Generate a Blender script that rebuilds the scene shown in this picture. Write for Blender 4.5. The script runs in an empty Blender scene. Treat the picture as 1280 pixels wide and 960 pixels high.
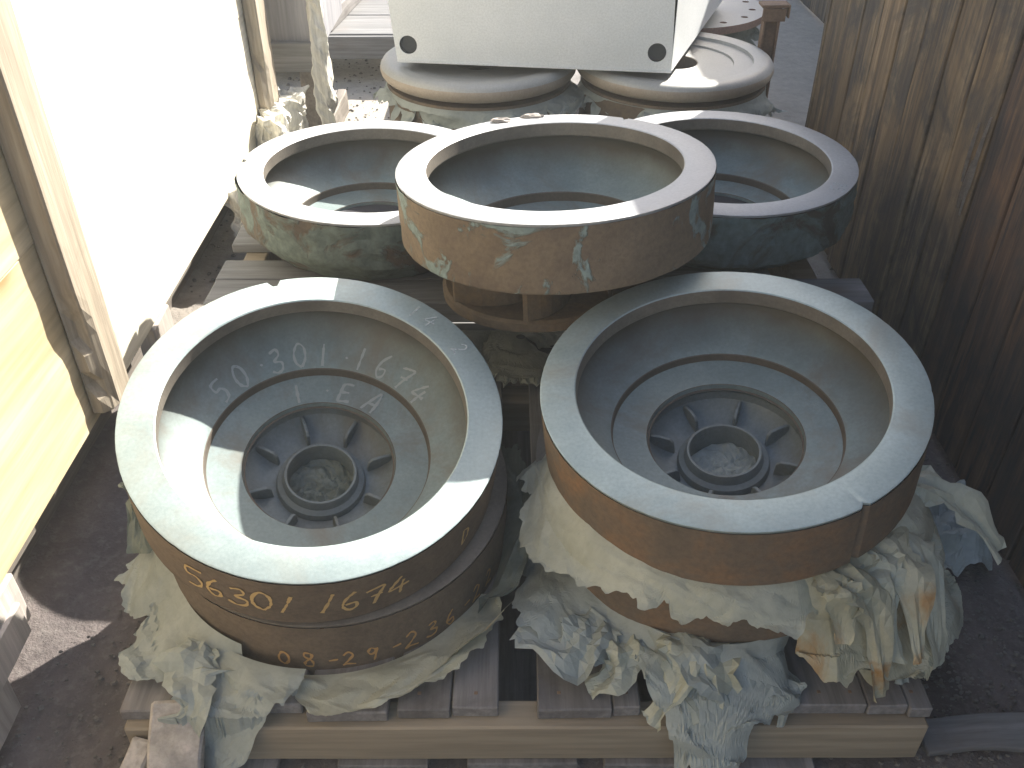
import bpy, bmesh, math, random
from mathutils import Vector, Matrix, noise
random.seed(7)
PI = math.pi
S = bpy.context.scene
COL = S.collection

# ------------------------------------------------------------------ camera, sky, sun
CAMZ = 1.3
cd = bpy.data.cameras.new('camera'); cam = bpy.data.objects.new('camera', cd); COL.objects.link(cam)
cam.location = (0, 0, CAMZ)
cam.rotation_euler = (math.radians(90-36.294), 0, 0)
cam.rotation_euler = (Matrix.Rotation(math.radians(90-36.294), 3, 'X') @ Matrix.Rotation(math.radians(-0.18), 3, 'Z')).to_euler()
cd.sensor_width = 36; cd.lens = 36*1131.1/1280; cd.clip_start = .02; cd.clip_end = 500
S.camera = cam
SUN = Vector((.78, 1.03, 1.)).normalized()
w = bpy.data.worlds.new('World'); S.world = w; w.use_nodes = True
nt = w.node_tree; bg = nt.nodes['Background']
sk = nt.nodes.new('ShaderNodeTexSky'); sk.sky_type = 'NISHITA'; sk.sun_disc = False
sk.sun_elevation = math.asin(SUN.z); sk.sun_rotation = math.atan2(SUN.x, SUN.y)
sk.dust_density = 3.0; sk.air_density = 1.0; sk.ozone_density = .35
nt.links.new(sk.outputs[0], bg.inputs[0]); bg.inputs[1].default_value = .092
sl = bpy.data.lights.new('sun', 'SUN'); sl.energy = 5; sl.angle = math.radians(.55); sl.color = (1, .95, .86)
so = bpy.data.objects.new('sun', sl); COL.objects.link(so)
so.rotation_euler = SUN.to_track_quat('Z', 'Y').to_euler(); so.location = (3, 3, 5)
S.view_settings.view_transform = 'Standard'; S.view_settings.look = 'None'
S.view_settings.exposure = 1.62; S.view_settings.gamma = 1

# ------------------------------------------------------------------ materials
def N(t, kind, **kw):
    n = t.nodes.new(kind)
    for k, v in kw.items(): setattr(n, k, v)
    return n
def mk(name):
    m = bpy.data.materials.new(name); m.use_nodes = True
    t = m.node_tree; return m, t, t.nodes['Principled BSDF']
def coords(t, scale=(1,1,1), rnd=True):
    tc = N(t, 'ShaderNodeTexCoord'); mp = N(t, 'ShaderNodeMapping'); mp.inputs['Scale'].default_value = scale
    if rnd:
        oi = N(t, 'ShaderNodeObjectInfo'); ml = N(t, 'ShaderNodeVectorMath', operation='SCALE')
        cb = N(t, 'ShaderNodeCombineXYZ')
        for i in range(3): t.links.new(oi.outputs['Random'], cb.inputs[i])
        t.links.new(cb.outputs[0], ml.inputs[0]); ml.inputs['Scale'].default_value = 37
        ad = N(t, 'ShaderNodeVectorMath', operation='ADD')
        t.links.new(tc.outputs['Object'], ad.inputs[0]); t.links.new(ml.outputs[0], ad.inputs[1])
        t.links.new(ad.outputs[0], mp.inputs['Vector'])
    else: t.links.new(tc.outputs['Object'], mp.inputs['Vector'])
    return mp.outputs[0]
def nz(t, vec, scale, detail=6, rough=.6, dist=0):
    n = N(t, 'ShaderNodeTexNoise'); n.inputs['Scale'].default_value = scale; n.inputs['Detail'].default_value = detail
    n.inputs['Roughness'].default_value = rough; n.inputs['Distortion'].default_value = dist
    t.links.new(vec, n.inputs['Vector']); return n.outputs['Fac']
def ramp(t, fac, stops, interp='LINEAR'):
    r = N(t, 'ShaderNodeValToRGB'); r.color_ramp.interpolation = interp
    e = r.color_ramp.elements
    while len(e) < len(stops): e.new(.5)
    for i, (p, c) in enumerate(stops):
        e[i].position = p; e[i].color = (c, c, c, 1) if isinstance(c, (int, float)) else (*c, 1)
    t.links.new(fac, r.inputs[0]); return r.outputs[0]
def mix(t, fac, a, b, mode='MIX'):
    m = N(t, 'ShaderNodeMix', data_type='RGBA', blend_type=mode)
    if isinstance(fac, (int, float)): m.inputs[0].default_value = fac
    else: t.links.new(fac, m.inputs[0])
    for i, v in ((6, a), (7, b)):
        if isinstance(v, tuple): m.inputs[i].default_value = (*v, 1)
        else: t.links.new(v, m.inputs[i])
    return m.outputs[2]
def bump(t, b, h, strength=.3, dist=.003, prev=None):
    n = N(t, 'ShaderNodeBump'); n.inputs['Strength'].default_value = strength; n.inputs['Distance'].default_value = dist
    t.links.new(h, n.inputs['Height'])
    if prev is not None: t.links.new(prev, n.inputs['Normal'])
    if b is not None: t.links.new(n.outputs[0], b.inputs['Normal'])
    return n.outputs[0]

def metal_face(name, c1, c2, metallic=.35, rough=.5, scale=14, aniso=0., stain=None):
    m, t, b = mk(name); v = coords(t)
    n1 = nz(t, v, scale, 8, .65); col = ramp(t, n1, [(.3, c1), (.7, c2)])
    n2 = nz(t, v, 180, 3, .6); col = mix(t, ramp(t, n2, [(.35, .0), (.75, .35)]), col, tuple(x*.6 for x in c1))
    if stain:
        n3 = nz(t, v, 5, 6, .7, .6); col = mix(t, ramp(t, n3, [(.5, 0.), (.68, .75)]), col, stain)
    t.links.new(col, b.inputs['Base Color'])
    b.inputs['Metallic'].default_value = metallic
    t.links.new(ramp(t, n1, [(.2, rough-.1), (.8, rough+.12)]), b.inputs['Roughness'])
    if aniso:
        b.inputs['Anisotropic'].default_value = aniso
        tg = N(t, 'ShaderNodeTangent', direction_type='RADIAL', axis='Z'); t.links.new(tg.outputs[0], b.inputs['Tangent'])
    bump(t, b, n2, .25, .0006)
    return m
def rust(name, dark, mid, bright, patch=None, pth=(.55, .6), pscale=11, rough=.8, vert=1.):
    m, t, b = mk(name); v = coords(t, (1, 1, vert))
    n1 = nz(t, v, 7, 9, .68, .4); col = ramp(t, n1, [(.28, dark), (.5, mid), (.75, bright)])
    n2 = nz(t, v, 120, 4, .7); col = mix(t, ramp(t, n2, [(.4, 0.), (.8, .5)]), col, tuple(x*.5 for x in dark))
    h = n2
    if patch:
        n3 = nz(t, v, pscale, 8, .62, .9); pm = ramp(t, n3, [(pth[0], 0.), (pth[1], 1.)])
        n4 = nz(t, v, 60, 4, .6); pc = ramp(t, n4, [(.3, tuple(x*.55 for x in patch)), (.7, patch)])
        col = mix(t, pm, col, pc)
        nb = bump(t, None, pm, .7, .004); bump(t, b, n2, .5, .0012, nb)
    else: bump(t, b, n2, .5, .0012)
    t.links.new(col, b.inputs['Base Color']); b.inputs['Roughness'].default_value = rough
    return m
def wood(name, c1, c2, c3, axis=2, scale=1., rough=.8, knots=False, dirt=None, dth=(.5, .7), figure=False, bumps=.4, var=.35):
    m, t, b = mk(name)
    sc = [26., 26., 26.]; sc[axis] = 1.4
    v = coords(t, tuple(s*scale for s in sc))
    n1 = nz(t, v, 1.0, 7, .62, .35)
    col = ramp(t, n1, [(.3, c1), (.5, c2), (.7, c3)])
    n2 = nz(t, v, 4.5, 4, .6); col = mix(t, ramp(t, n2, [(.38, .0), (.75, .55)]), col, tuple(x*.55 for x in c1))
    vv = coords(t)
    if figure:
        wv = N(t, 'ShaderNodeTexWave', wave_type='RINGS', rings_direction='Z' if axis != 2 else 'X')
        s2 = [3.2, 3.2, 3.2]; s2[axis] = .8
        t.links.new(coords(t, tuple(s2)), wv.inputs['Vector']); wv.inputs['Scale'].default_value = 3.2
        wv.inputs['Distortion'].default_value = 5.5; wv.inputs['Detail'].default_value = 2.5; wv.inputs['Detail Scale'].default_value = 1.1
        col = mix(t, ramp(t, wv.outputs['Fac'], [(.1, 0.), (.75, .10), (.97, .34)]), col, tuple(x*.72 for x in c2))
    if knots:
        vo = N(t, 'ShaderNodeTexVoronoi'); s3 = [4.6, 4.6, 4.6]; s3[axis] = 2.6
        t.links.new(coords(t, tuple(s3)), vo.inputs['Vector']); vo.inputs['Scale'].default_value = 1.
        col = mix(t, ramp(t, vo.outputs['Distance'], [(.03, .85), (.10, .3), (.16, 0.)]), col, (c1[0]*.8, c1[1]*.55, c1[2]*.4))
    if dirt:
        n5 = nz(t, vv, 5, 8, .7, .5); col = mix(t, ramp(t, n5, [(dth[0], 0.), (dth[1], .85)]), col, dirt)
    oi = N(t, 'ShaderNodeObjectInfo'); hv = N(t, 'ShaderNodeHueSaturation')
    mr = N(t, 'ShaderNodeMapRange'); t.links.new(oi.outputs['Random'], mr.inputs[0])
    mr.inputs[3].default_value = 1-var/2; mr.inputs[4].default_value = 1+var/2
    t.links.new(mr.outputs[0], hv.inputs['Value']); t.links.new(col, hv.inputs['Color'])
    t.links.new(hv.outputs[0], b.inputs['Base Color']); b.inputs['Roughness'].default_value = rough
    bump(t, b, n1, bumps, .004)
    return m
def paper(name, c1, c2, stain=None, sth=(.5, .62)):
    m, t, b = mk(name); v = coords(t, rnd=False)
    n1 = nz(t, v, 9, 7, .65, .5); col = ramp(t, n1, [(.3, c1), (.7, c2)])
    if stain:
        n3 = nz(t, v, 7, 6, .6, .8); col = mix(t, ramp(t, n3, [(sth[0], 0.), (sth[1], .9)]), col, stain)
    n2 = nz(t, v, 55, 5, .7, 1.2); col = mix(t, ramp(t, n2, [(.45, 0.), (.75, .3)]), col, tuple(x*.6 for x in c1))
    t.links.new(col, b.inputs['Base Color']); b.inputs['Roughness'].default_value = .48
    nb = bump(t, None, nz(t, v, 40, 3, .5, .6), .35, .003); bump(t, b, n2, .3, .001, nb)
    tr = N(t, 'ShaderNodeBsdfTranslucent'); t.links.new(col, tr.inputs[0])
    ms = N(t, 'ShaderNodeMixShader'); ms.inputs[0].default_value = .25
    t.links.new(b.outputs[0], ms.inputs[1]); t.links.new(tr.outputs[0], ms.inputs[2])
    t.links.new(ms.outputs[0], t.nodes['Material Output'].inputs[0])
    return m
def chalk(name, c, cover=.5, rough=.9):
    m, t, b = mk(name); v = coords(t, rnd=False)
    n = nz(t, v, 260, 3, .7); n2 = nz(t, v, 30, 3, .6)
    ad = N(t, 'ShaderNodeMath', operation='ADD'); t.links.new(n, ad.inputs[0]); t.links.new(n2, ad.inputs[1])
    b.inputs['Base Color'].default_value = (*c, 1); b.inputs['Roughness'].default_value = rough
    t.links.new(ramp(t, ad.outputs[0], [(1.1-cover-.18, 0.), (1.1-cover+.12, .85)]), b.inputs['Alpha'])
    return m

M = {}
M['rim'] = metal_face('machined_iron_face', (.30,.37,.37), (.41,.49,.485), .25, .42, 12, .5, (.30,.30,.26))
M['rim_dusty'] = metal_face('dusty_machined_face', (.36,.37,.38), (.47,.48,.48), .15, .5, 10, .3)
M['bore'] = metal_face('bore_lip_iron', (.15,.13,.11), (.25,.225,.19), .2, .5, 12, 0)
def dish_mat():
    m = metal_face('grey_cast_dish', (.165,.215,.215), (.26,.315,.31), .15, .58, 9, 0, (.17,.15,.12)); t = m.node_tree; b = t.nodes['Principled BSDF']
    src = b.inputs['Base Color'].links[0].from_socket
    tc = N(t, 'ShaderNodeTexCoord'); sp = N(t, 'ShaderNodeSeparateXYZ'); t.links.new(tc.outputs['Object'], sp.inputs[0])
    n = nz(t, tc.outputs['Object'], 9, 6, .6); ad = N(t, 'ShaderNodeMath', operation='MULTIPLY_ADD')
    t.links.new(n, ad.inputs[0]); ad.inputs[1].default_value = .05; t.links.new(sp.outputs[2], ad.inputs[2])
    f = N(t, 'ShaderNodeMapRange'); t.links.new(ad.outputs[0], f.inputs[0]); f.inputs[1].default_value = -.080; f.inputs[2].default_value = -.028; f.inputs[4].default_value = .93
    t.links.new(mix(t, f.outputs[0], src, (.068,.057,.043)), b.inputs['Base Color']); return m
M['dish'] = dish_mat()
M['dish_wall'] = metal_face('dark_grey_dish_wall', (.10,.10,.10), (.17,.165,.155), .2, .6, 9, 0, (.15,.115,.08))  # dark iron tone of the dish wall with brown stain
M['hub'] = metal_face('hub_iron', (.15,.18,.185), (.245,.275,.275), .15, .6, 12, 0, (.15,.14,.12))
M['edge'] = metal_face('brown_edge_line', (.085,.07,.055), (.14,.115,.09), .1, .7, 20, 0)
M['side_brown'] = rust('brown_oxide_side', (.085,.063,.045), (.145,.108,.075), (.20,.145,.095))
M['side_rust'] = rust('orange_rust_side', (.10,.080,.060), (.155,.115,.080), (.27,.14,.06))
M['side_flaky'] = rust('brown_side_with_flakes', (.13,.095,.068), (.20,.15,.10), (.27,.21,.145), (.28,.35,.33), (.535,.575), 9)
M['side_grease'] = rust('grease_covered_side', (.08,.065,.048), (.13,.10,.07), (.18,.12,.08), (.17,.215,.19), (.45,.52), 8)
M['side_grease_blue'] = rust('blue_grease_covered_side', (.06,.06,.05), (.10,.09,.07), (.14,.11,.08), (.185,.25,.24), (.38,.46), 7)
M['impeller'] = rust('rusty_impeller', (.085,.065,.045), (.15,.11,.07), (.24,.145,.06))
M['disc'] = metal_face('dusty_brown_disc', (.34,.28,.22), (.45,.39,.32), .1, .55, 8, .0)
M['disc_top'] = metal_face('pale_disc_top', (.38,.38,.36), (.48,.48,.46), .15, .5, 8, .3)
M['flange_edge'] = rust('pinkish_flange_edge', (.20,.13,.10), (.30,.19,.15), (.36,.25,.19))
M['dark'] = metal_face('painted_hole_dark', (.02,.02,.025), (.04,.04,.05), 0, .8)  # near-black colour stands in for shade inside bores, holes and the box
M['hole_shade'] = metal_face('dark_grey_hole_shade', (.035,.038,.045), (.06,.065,.07), 0, .7)  # flat dark colour for the shade inside the box holes
M['steel_rust'] = rust('rusty_steel_post', (.13,.085,.055), (.22,.14,.09), (.30,.21,.14))
M['white_paint'] = metal_face('white_painted_sheet', (.72,.75,.76), (.82,.84,.85), 0, .42, 5)
M['ply'] = wood('fir_plywood', (.50,.39,.22), (.64,.53,.34), (.73,.63,.44), 1, .55, .6, True, None, figure=True, bumps=.15, var=.12)
M['ply_pale'] = wood('pale_plywood', (.62,.56,.42), (.76,.72,.60), (.82,.79,.69), 1, .55, .6, True, None, figure=True, bumps=.15, var=.04)  # paler and less yellow than the near panels
M['grey_panel'] = wood('grey_weathered_panel', (.20,.20,.22), (.27,.27,.29), (.33,.33,.35), 2, .8, .8, bumps=.3, var=.1)
M['stud'] = wood('weathered_stud', (.25,.205,.15), (.38,.325,.25), (.48,.42,.33), 2, 1., .8, True, (.2,.17,.13), (.55,.8), bumps=.8, var=.1)
M['rail'] = wood('grey_rail', (.15,.13,.11), (.21,.185,.16), (.28,.25,.215), 1, 1., .8, bumps=.6)
M['plank'] = wood('weathered_brown_plank', (.07,.048,.030), (.17,.118,.068), (.29,.215,.13), 2, 1., .8, False, (.045,.04,.036), (.46,.62), bumps=1., var=.5)
def ink(m, amount):
    t = m.node_tree; b = t.nodes['Principled BSDF']; src = b.inputs['Base Color'].links[0].from_socket
    st = nz(t, coords(t, (55, 55, 4.5)), 1, 5, .7); big = nz(t, coords(t, (3.5, 3.5, 2.)), 1, 4, .6)
    a = ramp(t, st, [(.47, 0.), (.55, 1.)]); g = ramp(t, big, [(.40, 0.), (.52, amount)])
    mm = N(t, 'ShaderNodeMath', operation='MULTIPLY'); t.links.new(a, mm.inputs[0]); t.links.new(g, mm.inputs[1])
    t.links.new(mix(t, mm.outputs[0], src, (.022,.020,.024)), b.inputs['Base Color'])
ink(M['plank'], .5)
M['plank_red'] = wood('reddish_stained_plank', (.05,.030,.022), (.115,.068,.044), (.20,.115,.062), 2, 1.2, .8, False, (.045,.04,.038), (.45,.62), bumps=.9, var=.3)
ink(M['plank_red'], .8)
M['deck'] = wood('grey_deck_board', (.15,.14,.135), (.22,.205,.20), (.29,.275,.265), 1, 1., .8, True, (.08,.07,.065), (.5,.75), bumps=.8, var=.3)
M['deck_x'] = wood('grey_deck_board_crosswise', (.12,.12,.12), (.18,.18,.18), (.24,.24,.24), 0, 1., .8, True, (.15,.13,.12), (.55,.8), bumps=.6, var=.2)
M['timber'] = wood('brown_front_timber', (.23,.185,.13), (.30,.245,.175), (.36,.30,.215), 0, .6, .75, False, bumps=.3, var=.1)
M['scrap'] = wood('pale_splintered_scrap', (.33,.30,.27), (.45,.41,.37), (.56,.50,.46), 2, .8, .85, False, bumps=1., var=.2)
M['splinter'] = wood('bleached_splintered_timber', (.50,.48,.42), (.70,.68,.60), (.82,.80,.73), 2, 1.2, .9, False, (.16,.13,.09), (.55,.66), bumps=1.2, var=.1)
M['paper_green'] = paper('pale_green_waxed_paper', (.42,.43,.34), (.58,.59,.49))
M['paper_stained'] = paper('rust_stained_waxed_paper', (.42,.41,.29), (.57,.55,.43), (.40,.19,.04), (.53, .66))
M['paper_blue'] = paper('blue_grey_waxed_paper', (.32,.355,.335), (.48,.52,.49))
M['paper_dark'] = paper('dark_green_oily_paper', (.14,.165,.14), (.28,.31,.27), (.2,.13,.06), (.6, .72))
M['chalk'] = chalk('white_chalk', (.38,.41,.40), .50)
M['chalk_faint'] = chalk('faint_chalk', (.50,.55,.57), .22)
M['yellow'] = chalk('yellow_paint_stick', (.60,.41,.17), .60)
M['orange'] = chalk('orange_paint_stick', (.50,.29,.11), .56)

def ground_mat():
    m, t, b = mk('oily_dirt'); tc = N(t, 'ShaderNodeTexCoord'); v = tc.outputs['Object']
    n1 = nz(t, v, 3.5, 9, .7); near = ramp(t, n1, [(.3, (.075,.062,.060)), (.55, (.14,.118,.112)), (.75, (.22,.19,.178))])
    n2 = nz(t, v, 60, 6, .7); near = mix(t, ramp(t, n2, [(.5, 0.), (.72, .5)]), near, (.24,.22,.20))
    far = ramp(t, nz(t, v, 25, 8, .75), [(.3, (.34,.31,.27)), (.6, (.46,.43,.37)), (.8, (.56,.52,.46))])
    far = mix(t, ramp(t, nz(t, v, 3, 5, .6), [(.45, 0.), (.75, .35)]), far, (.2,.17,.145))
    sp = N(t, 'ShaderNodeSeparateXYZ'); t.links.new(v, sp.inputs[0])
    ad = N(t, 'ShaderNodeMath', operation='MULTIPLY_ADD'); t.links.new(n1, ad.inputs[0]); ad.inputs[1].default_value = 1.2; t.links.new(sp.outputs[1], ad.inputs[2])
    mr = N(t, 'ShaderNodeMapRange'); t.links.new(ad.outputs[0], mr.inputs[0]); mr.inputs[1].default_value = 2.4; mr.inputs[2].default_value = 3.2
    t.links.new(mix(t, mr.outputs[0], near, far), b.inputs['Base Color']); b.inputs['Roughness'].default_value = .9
    nb = bump(t, None, n1, .6, .03); bump(t, b, n2, .8, .006, nb)
    return m
M['ground'] = ground_mat()
M['gravel'] = rust('loose_gravel', (.09,.08,.073), (.16,.145,.13), (.27,.25,.225))

# ------------------------------------------------------------------ helpers
def link(name, me, mats, parent=None, loc=None, rot=None):
    o = bpy.data.objects.new(name, me); COL.objects.link(o)
    if me is not None and mats is not None and not me.materials:
        for m in (mats if isinstance(mats, (list, tuple)) else [mats]): me.materials.append(m)
    if parent: o.parent = parent
    if loc is not None: o.location = loc
    if rot is not None: o.rotation_euler = rot
    return o
def tag(o, label, cat, group=None):
    o['label'] = label; o['category'] = cat
    if group: o['group'] = group
    return o
def thing(name, loc, label, cat, group=None, rot=(0,0,0)):
    o = bpy.data.objects.new(name, None); COL.objects.link(o); o.location = loc; o.rotation_euler = rot
    o.empty_display_size = .05
    return tag(o, label, cat, group)
def mesh(name, vs, fs, smooth=False, mi=None):
    me = bpy.data.meshes.new(name); me.from_pydata([tuple(v) for v in vs], [], fs); me.validate()
    if mi: me.polygons.foreach_set('material_index', mi)
    if smooth: me.polygons.foreach_set('use_smooth', [True]*len(me.polygons))
    me.update(); return me
def box_me(name, x0, x1, y0, y1, z0, z1, bevel=.002, jit=0., seg=(1,1,1), warp=0.):
    """a board: subdivided along its length, slightly uneven, bevelled edges"""
    bm = bmesh.new(); bmesh.ops.create_cube(bm, size=1)
    for ax in range(3):
        if seg[ax] > 1:
            es = [e for e in bm.edges if abs((e.verts[0].co-e.verts[1].co)[ax]) > .5/seg[ax]+1e-6 and abs((e.verts[0].co-e.verts[1].co)[ax]) > .9]
            bmesh.ops.subdivide_edges(bm, edges=es, cuts=seg[ax]-1, use_grid_fill=True)
    if bevel:
        es = [e for e in bm.edges if len(e.link_faces) == 2 and e.calc_face_angle(0) > .5]
        for v in bm.verts: v.co = Vector((v.co.x*(x1-x0), v.co.y*(y1-y0), v.co.z*(z1-z0)))
        bmesh.ops.bevel(bm, geom=es, offset=bevel, segments=1, affect='EDGES', clamp_overlap=True)
    else:
        for v in bm.verts: v.co = Vector((v.co.x*(x1-x0), v.co.y*(y1-y0), v.co.z*(z1-z0)))
    c = Vector(((x0+x1)/2, (y0+y1)/2, (z0+z1)/2)); sd = random.random()*50
    for v in bm.verts:
        if jit:
            p = v.co*9+Vector((sd, sd, sd)); v.co += jit*Vector(noise.noise_vector(p))
        if warp: v.co.z += warp*noise.noise(Vector((v.co.x*2, v.co.y*2, sd)))
        v.co += c
    me = bpy.data.meshes.new(name); bm.to_mesh(me); bm.free(); return me
def board(name, dims, m, parent=None, **kw):
    x0, x1, y0, y1, z0, z1 = dims
    c = Vector(((x0+x1)/2, (y0+y1)/2, (z0+z1)/2))
    me = box_me(name, x0-c.x, x1-c.x, y0-c.y, y1-c.y, z0-c.z, z1-c.z, **kw)
    o = link(name, me, m, parent)
    o.location = c-(Vector(parent.location) if parent else Vector()); return o
def tilt_rot(a, b, spin=0.):
    n = Vector((a, b, 1)).normalized()
    return (n.to_track_quat('Z', 'Y').to_matrix() @ Matrix.Rotation(0, 3, 'Z')), n
def align(a, b, spin):
    n = Vector((a, b, 1)).normalized(); x = Vector((1, 0, 0)); x = (x-n*x.dot(n)).normalized(); y = n.cross(x)
    m = Matrix((x, y, n)).transposed() @ Matrix.Rotation(spin, 3, 'Z'); return m.to_euler()

def revolve(name, prof, seg=160, mats=None, fn=None, closed=False, a0=0.):
    """prof = [(r, z, material index of the band that follows)]"""
    vs, fs, mi = [], [], []
    n = len(prof)
    for k in range(seg):
        th = a0+2*PI*k/seg
        for (r, z, _) in prof:
            rr, zz = (r, z) if fn is None else fn(r, z, th)
            vs.append((rr*math.cos(th), rr*math.sin(th), zz))
    for k in range(seg):
        k2 = (k+1) % seg
        for i in range(n if closed else n-1):
            j = (i+1) % n
            fs.append((k*n+i, k2*n+i, k2*n+j, k*n+j)); mi.append(prof[i][2])
    me = mesh(name, vs, fs, True, mi)
    for m in mats: me.materials.append(m)
    # sharp edges by angle
    bm = bmesh.new(); bm.from_mesh(me); bmesh.ops.recalc_face_normals(bm, faces=bm.faces[:])
    for e in bm.edges:
        if len(e.link_faces) == 2 and e.calc_face_angle(0) > .42: e.smooth = False
    bm.to_mesh(me); bm.free(); return me

R = .29
DD = 1.28     # depth factor of the dish of the front left wheel
def deep(z, dd):
    return -.03+(z+.03)*dd if z > -.12 else z-.09*(dd-1)
def dish_z(r):
    """height of the dish surface (top face = 0) for writing on it"""
    pts = [(.1255,-.1185),(.152,-.1165),(.1795,-.1125),(.181,-.1005),(.1825,-.099),(.192,-.095),(.207,-.0885),(.222,-.0815),(.234,-.0745),(.244,-.067),(.2515,-.059),(.2565,-.051),(.259,-.043)]
    for (r0, z0), (r1, z1) in zip(pts, pts[1:]):
        if r0 <= r <= r1: return deep(z0+(z1-z0)*(r-r0)/(r1-r0), DD)
    return deep(pts[0][1] if r < pts[0][0] else pts[-1][1], DD)
_wc = {}
def wheel(loc, ab, spin, label, side='side_brown', rim='rim', t=.122, hub_drop=.09, notches=(), group='machined cast iron wheels', full=True, grease=0., dish='dish', dd=1., taper=0.):
    w = thing('cast_wheel', loc, label, 'wheel', group, align(ab[0], ab[1], spin))
    def fn(r, z, th):
        for (na, nw, nd) in notches:
            d = (th-spin-na+PI) % (2*PI)-PI
            if abs(d) < nw and r > R*.96: r -= nd
        if r > R*.96:
            e = noise.noise(Vector((math.cos(th)*14+loc[0]*9, math.sin(th)*14, loc[1]*9))); r -= .0007*abs(e)+.003*max(0, noise.noise(Vector((math.cos(th)*40+loc[1]*9, math.sin(th)*40, 2)))-.42)
        return r, z
    sd = random.random()*99
    def fs(r, z, th):
        r, z = fn(r, z, th)
        p = Vector((math.cos(th)*6, math.sin(th)*6, z*40+sd))
        if grease and z < -.004: r += grease*(noise.noise(p)+.6*abs(noise.noise(p*2.7)))
        return r, z
    rim_me = revolve('rim', [(R-.0015, -.006, 0), (R-.0005, -.001, 0), (R-.003, 0, 0), (.236, 0, 0), (.234, -.0015, 1), (.2335, -.026, 1), (.236, -.029, 1), (.2585, -.031, 1)], 240, [M[rim], M['bore']], fn)
    link('rim', rim_me, None, w)
    nst = 9
    pr = [(R, -.0055-(t-.009)*i/nst, 0) for i in range(nst+1)]
    zp = -.204-.09*(dd-1)
    if full == 'plain': pr += [(R-.002, -t-taper*.12, 0), (.24+.02*(taper == 0), -t-taper, 0), (.186, min(-t-taper, deep(-.1125, dd)-.006), 0), (.14, deep(-.1185, dd)-.011, 0), (.05, deep(-.1185, dd)-.012, 0)]
    elif full: pr += [(R-.004, -t, 0), (.265, -t-.002, 0), (.20, -max(t, .132), 0), (.14, -.165, 0), (.136, zp, 0), (.055, zp-.002, 0)]
    else: pr += [(R-.004, -t, 0), (.262, -t-.002, 0), (.20, -t-.004, 0), (.085, -t-hub_drop+.001, 0), (.06, -t-hub_drop, 0)]
    link('side_band', revolve('side_band', pr, 240, [M[side]], fs), None, w)
    if full:
        dp = [(.258, -.030, 0), (.2595, -.036, 0), (.259, -.043, 0), (.2565, -.051, 0), (.2515, -.059, 0), (.244, -.067, 0), (.234, -.0745, 0), (.222, -.0815, 0), (.207, -.0885, 0), (.192, -.095, 0), (.1825, -.099, 1), (.181, -.1005, 1), (.1795, -.1125, 0),
              (.152, -.1165, 0), (.1255, -.1185, 1), (.1245, -.1195, 0), (.1235, -.127, 1), (.1205, -.1285, 2), (.130, -.142, 2), (.129, -.156, 2), (.118, -.168, 2), (.098, -.178, 2), (.075, -.182, 2)]
        if full == 'plain': dp = dp[:-5]+[(.1235, -.1255, 3), (.06, -.1265, 3), (.0, -.1265, 3)]  # closed floor coloured near-black for the shade of a deep hole
        dp = [(r, deep(z, dd), i) for r, z, i in dp]
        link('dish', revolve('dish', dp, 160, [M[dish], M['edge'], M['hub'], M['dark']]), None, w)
    if full is True:
        q = (dd-1)*-.09
        hp = [(.0555, -.21+q, 0), (.0555, -.152+q, 0), (.0562, -.1505+q, 0), (.0595, -.1505+q, 0), (.0606, -.152+q, 0), (.0640, -.166+q, 0), (.0725, -.170+q, 0), (.0745, -.176+q, 0), (.0750, -.196+q, 0)]
        link('hub', revolve('hub', hp, 96, [M['hub']]), None, w)
        if 'rib' not in _wc:
            vs = []; 
            for (r, z, hw) in ((.080, -.195, .0036), (.084, -.158, .0030), (.090, -.1515, .0028), (.104, -.150, .0028), (.123, -.151, .0030), (.129, -.182, .0036)):
                vs += [(r, -hw, z), (r, hw, z)]
            n = 6; f = []
            for i in range(n):
                j = (i+1) % n; f.append((2*i, 2*j, 2*j+1, 2*i+1))
            f += [tuple(2*i for i in range(n))[::-1], tuple(2*i+1 for i in range(n))]
            bm = bmesh.new(); me = mesh('rib', vs, f); bm.from_mesh(me); bmesh.ops.recalc_face_normals(bm, faces=bm.faces[:])
            bmesh.ops.bevel(bm, geom=bm.edges[:], offset=.001, segments=1, affect='EDGES'); bm.to_mesh(me); bm.free()
            me.materials.append(M['hub']); _wc['rib'] = me
        for k in range(8):
            link('rib', _wc['rib'], None, w, loc=(0, 0, (dd-1)*-.09), rot=(0, 0, PI/8+k*PI/4-spin))
        # crumpled paper seen at the bottom of the bore
        vs, f = [], []; sdd = random.random()*50; ns = 40; nr = 12
        for i in range(nr+1):
            for k in range(ns):
                r = .0553*i/nr; a = 2*PI*k/ns; p = Vector((r*math.cos(a), r*math.sin(a), 0))
                h = .012*abs(noise.noise(p*45+Vector((sdd,0,0))))+.006*abs(noise.noise(p*110+Vector((sdd,4,0))))+.006*math.sin(p.y*110+p.x*30+4*noise.noise(p*20))*.4
                vs.append((p.x, p.y, -.197+q+h))
        for i in range(nr):
            for k in range(ns): f.append((i*ns+k, i*ns+(k+1) % ns, (i+1)*ns+(k+1) % ns, (i+1)*ns+k))
        link('paper_plug', mesh('paper_plug', vs, f), M['paper_blue'] if side != 'side_brown' else M['paper_dark'], w)
    return w

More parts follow.
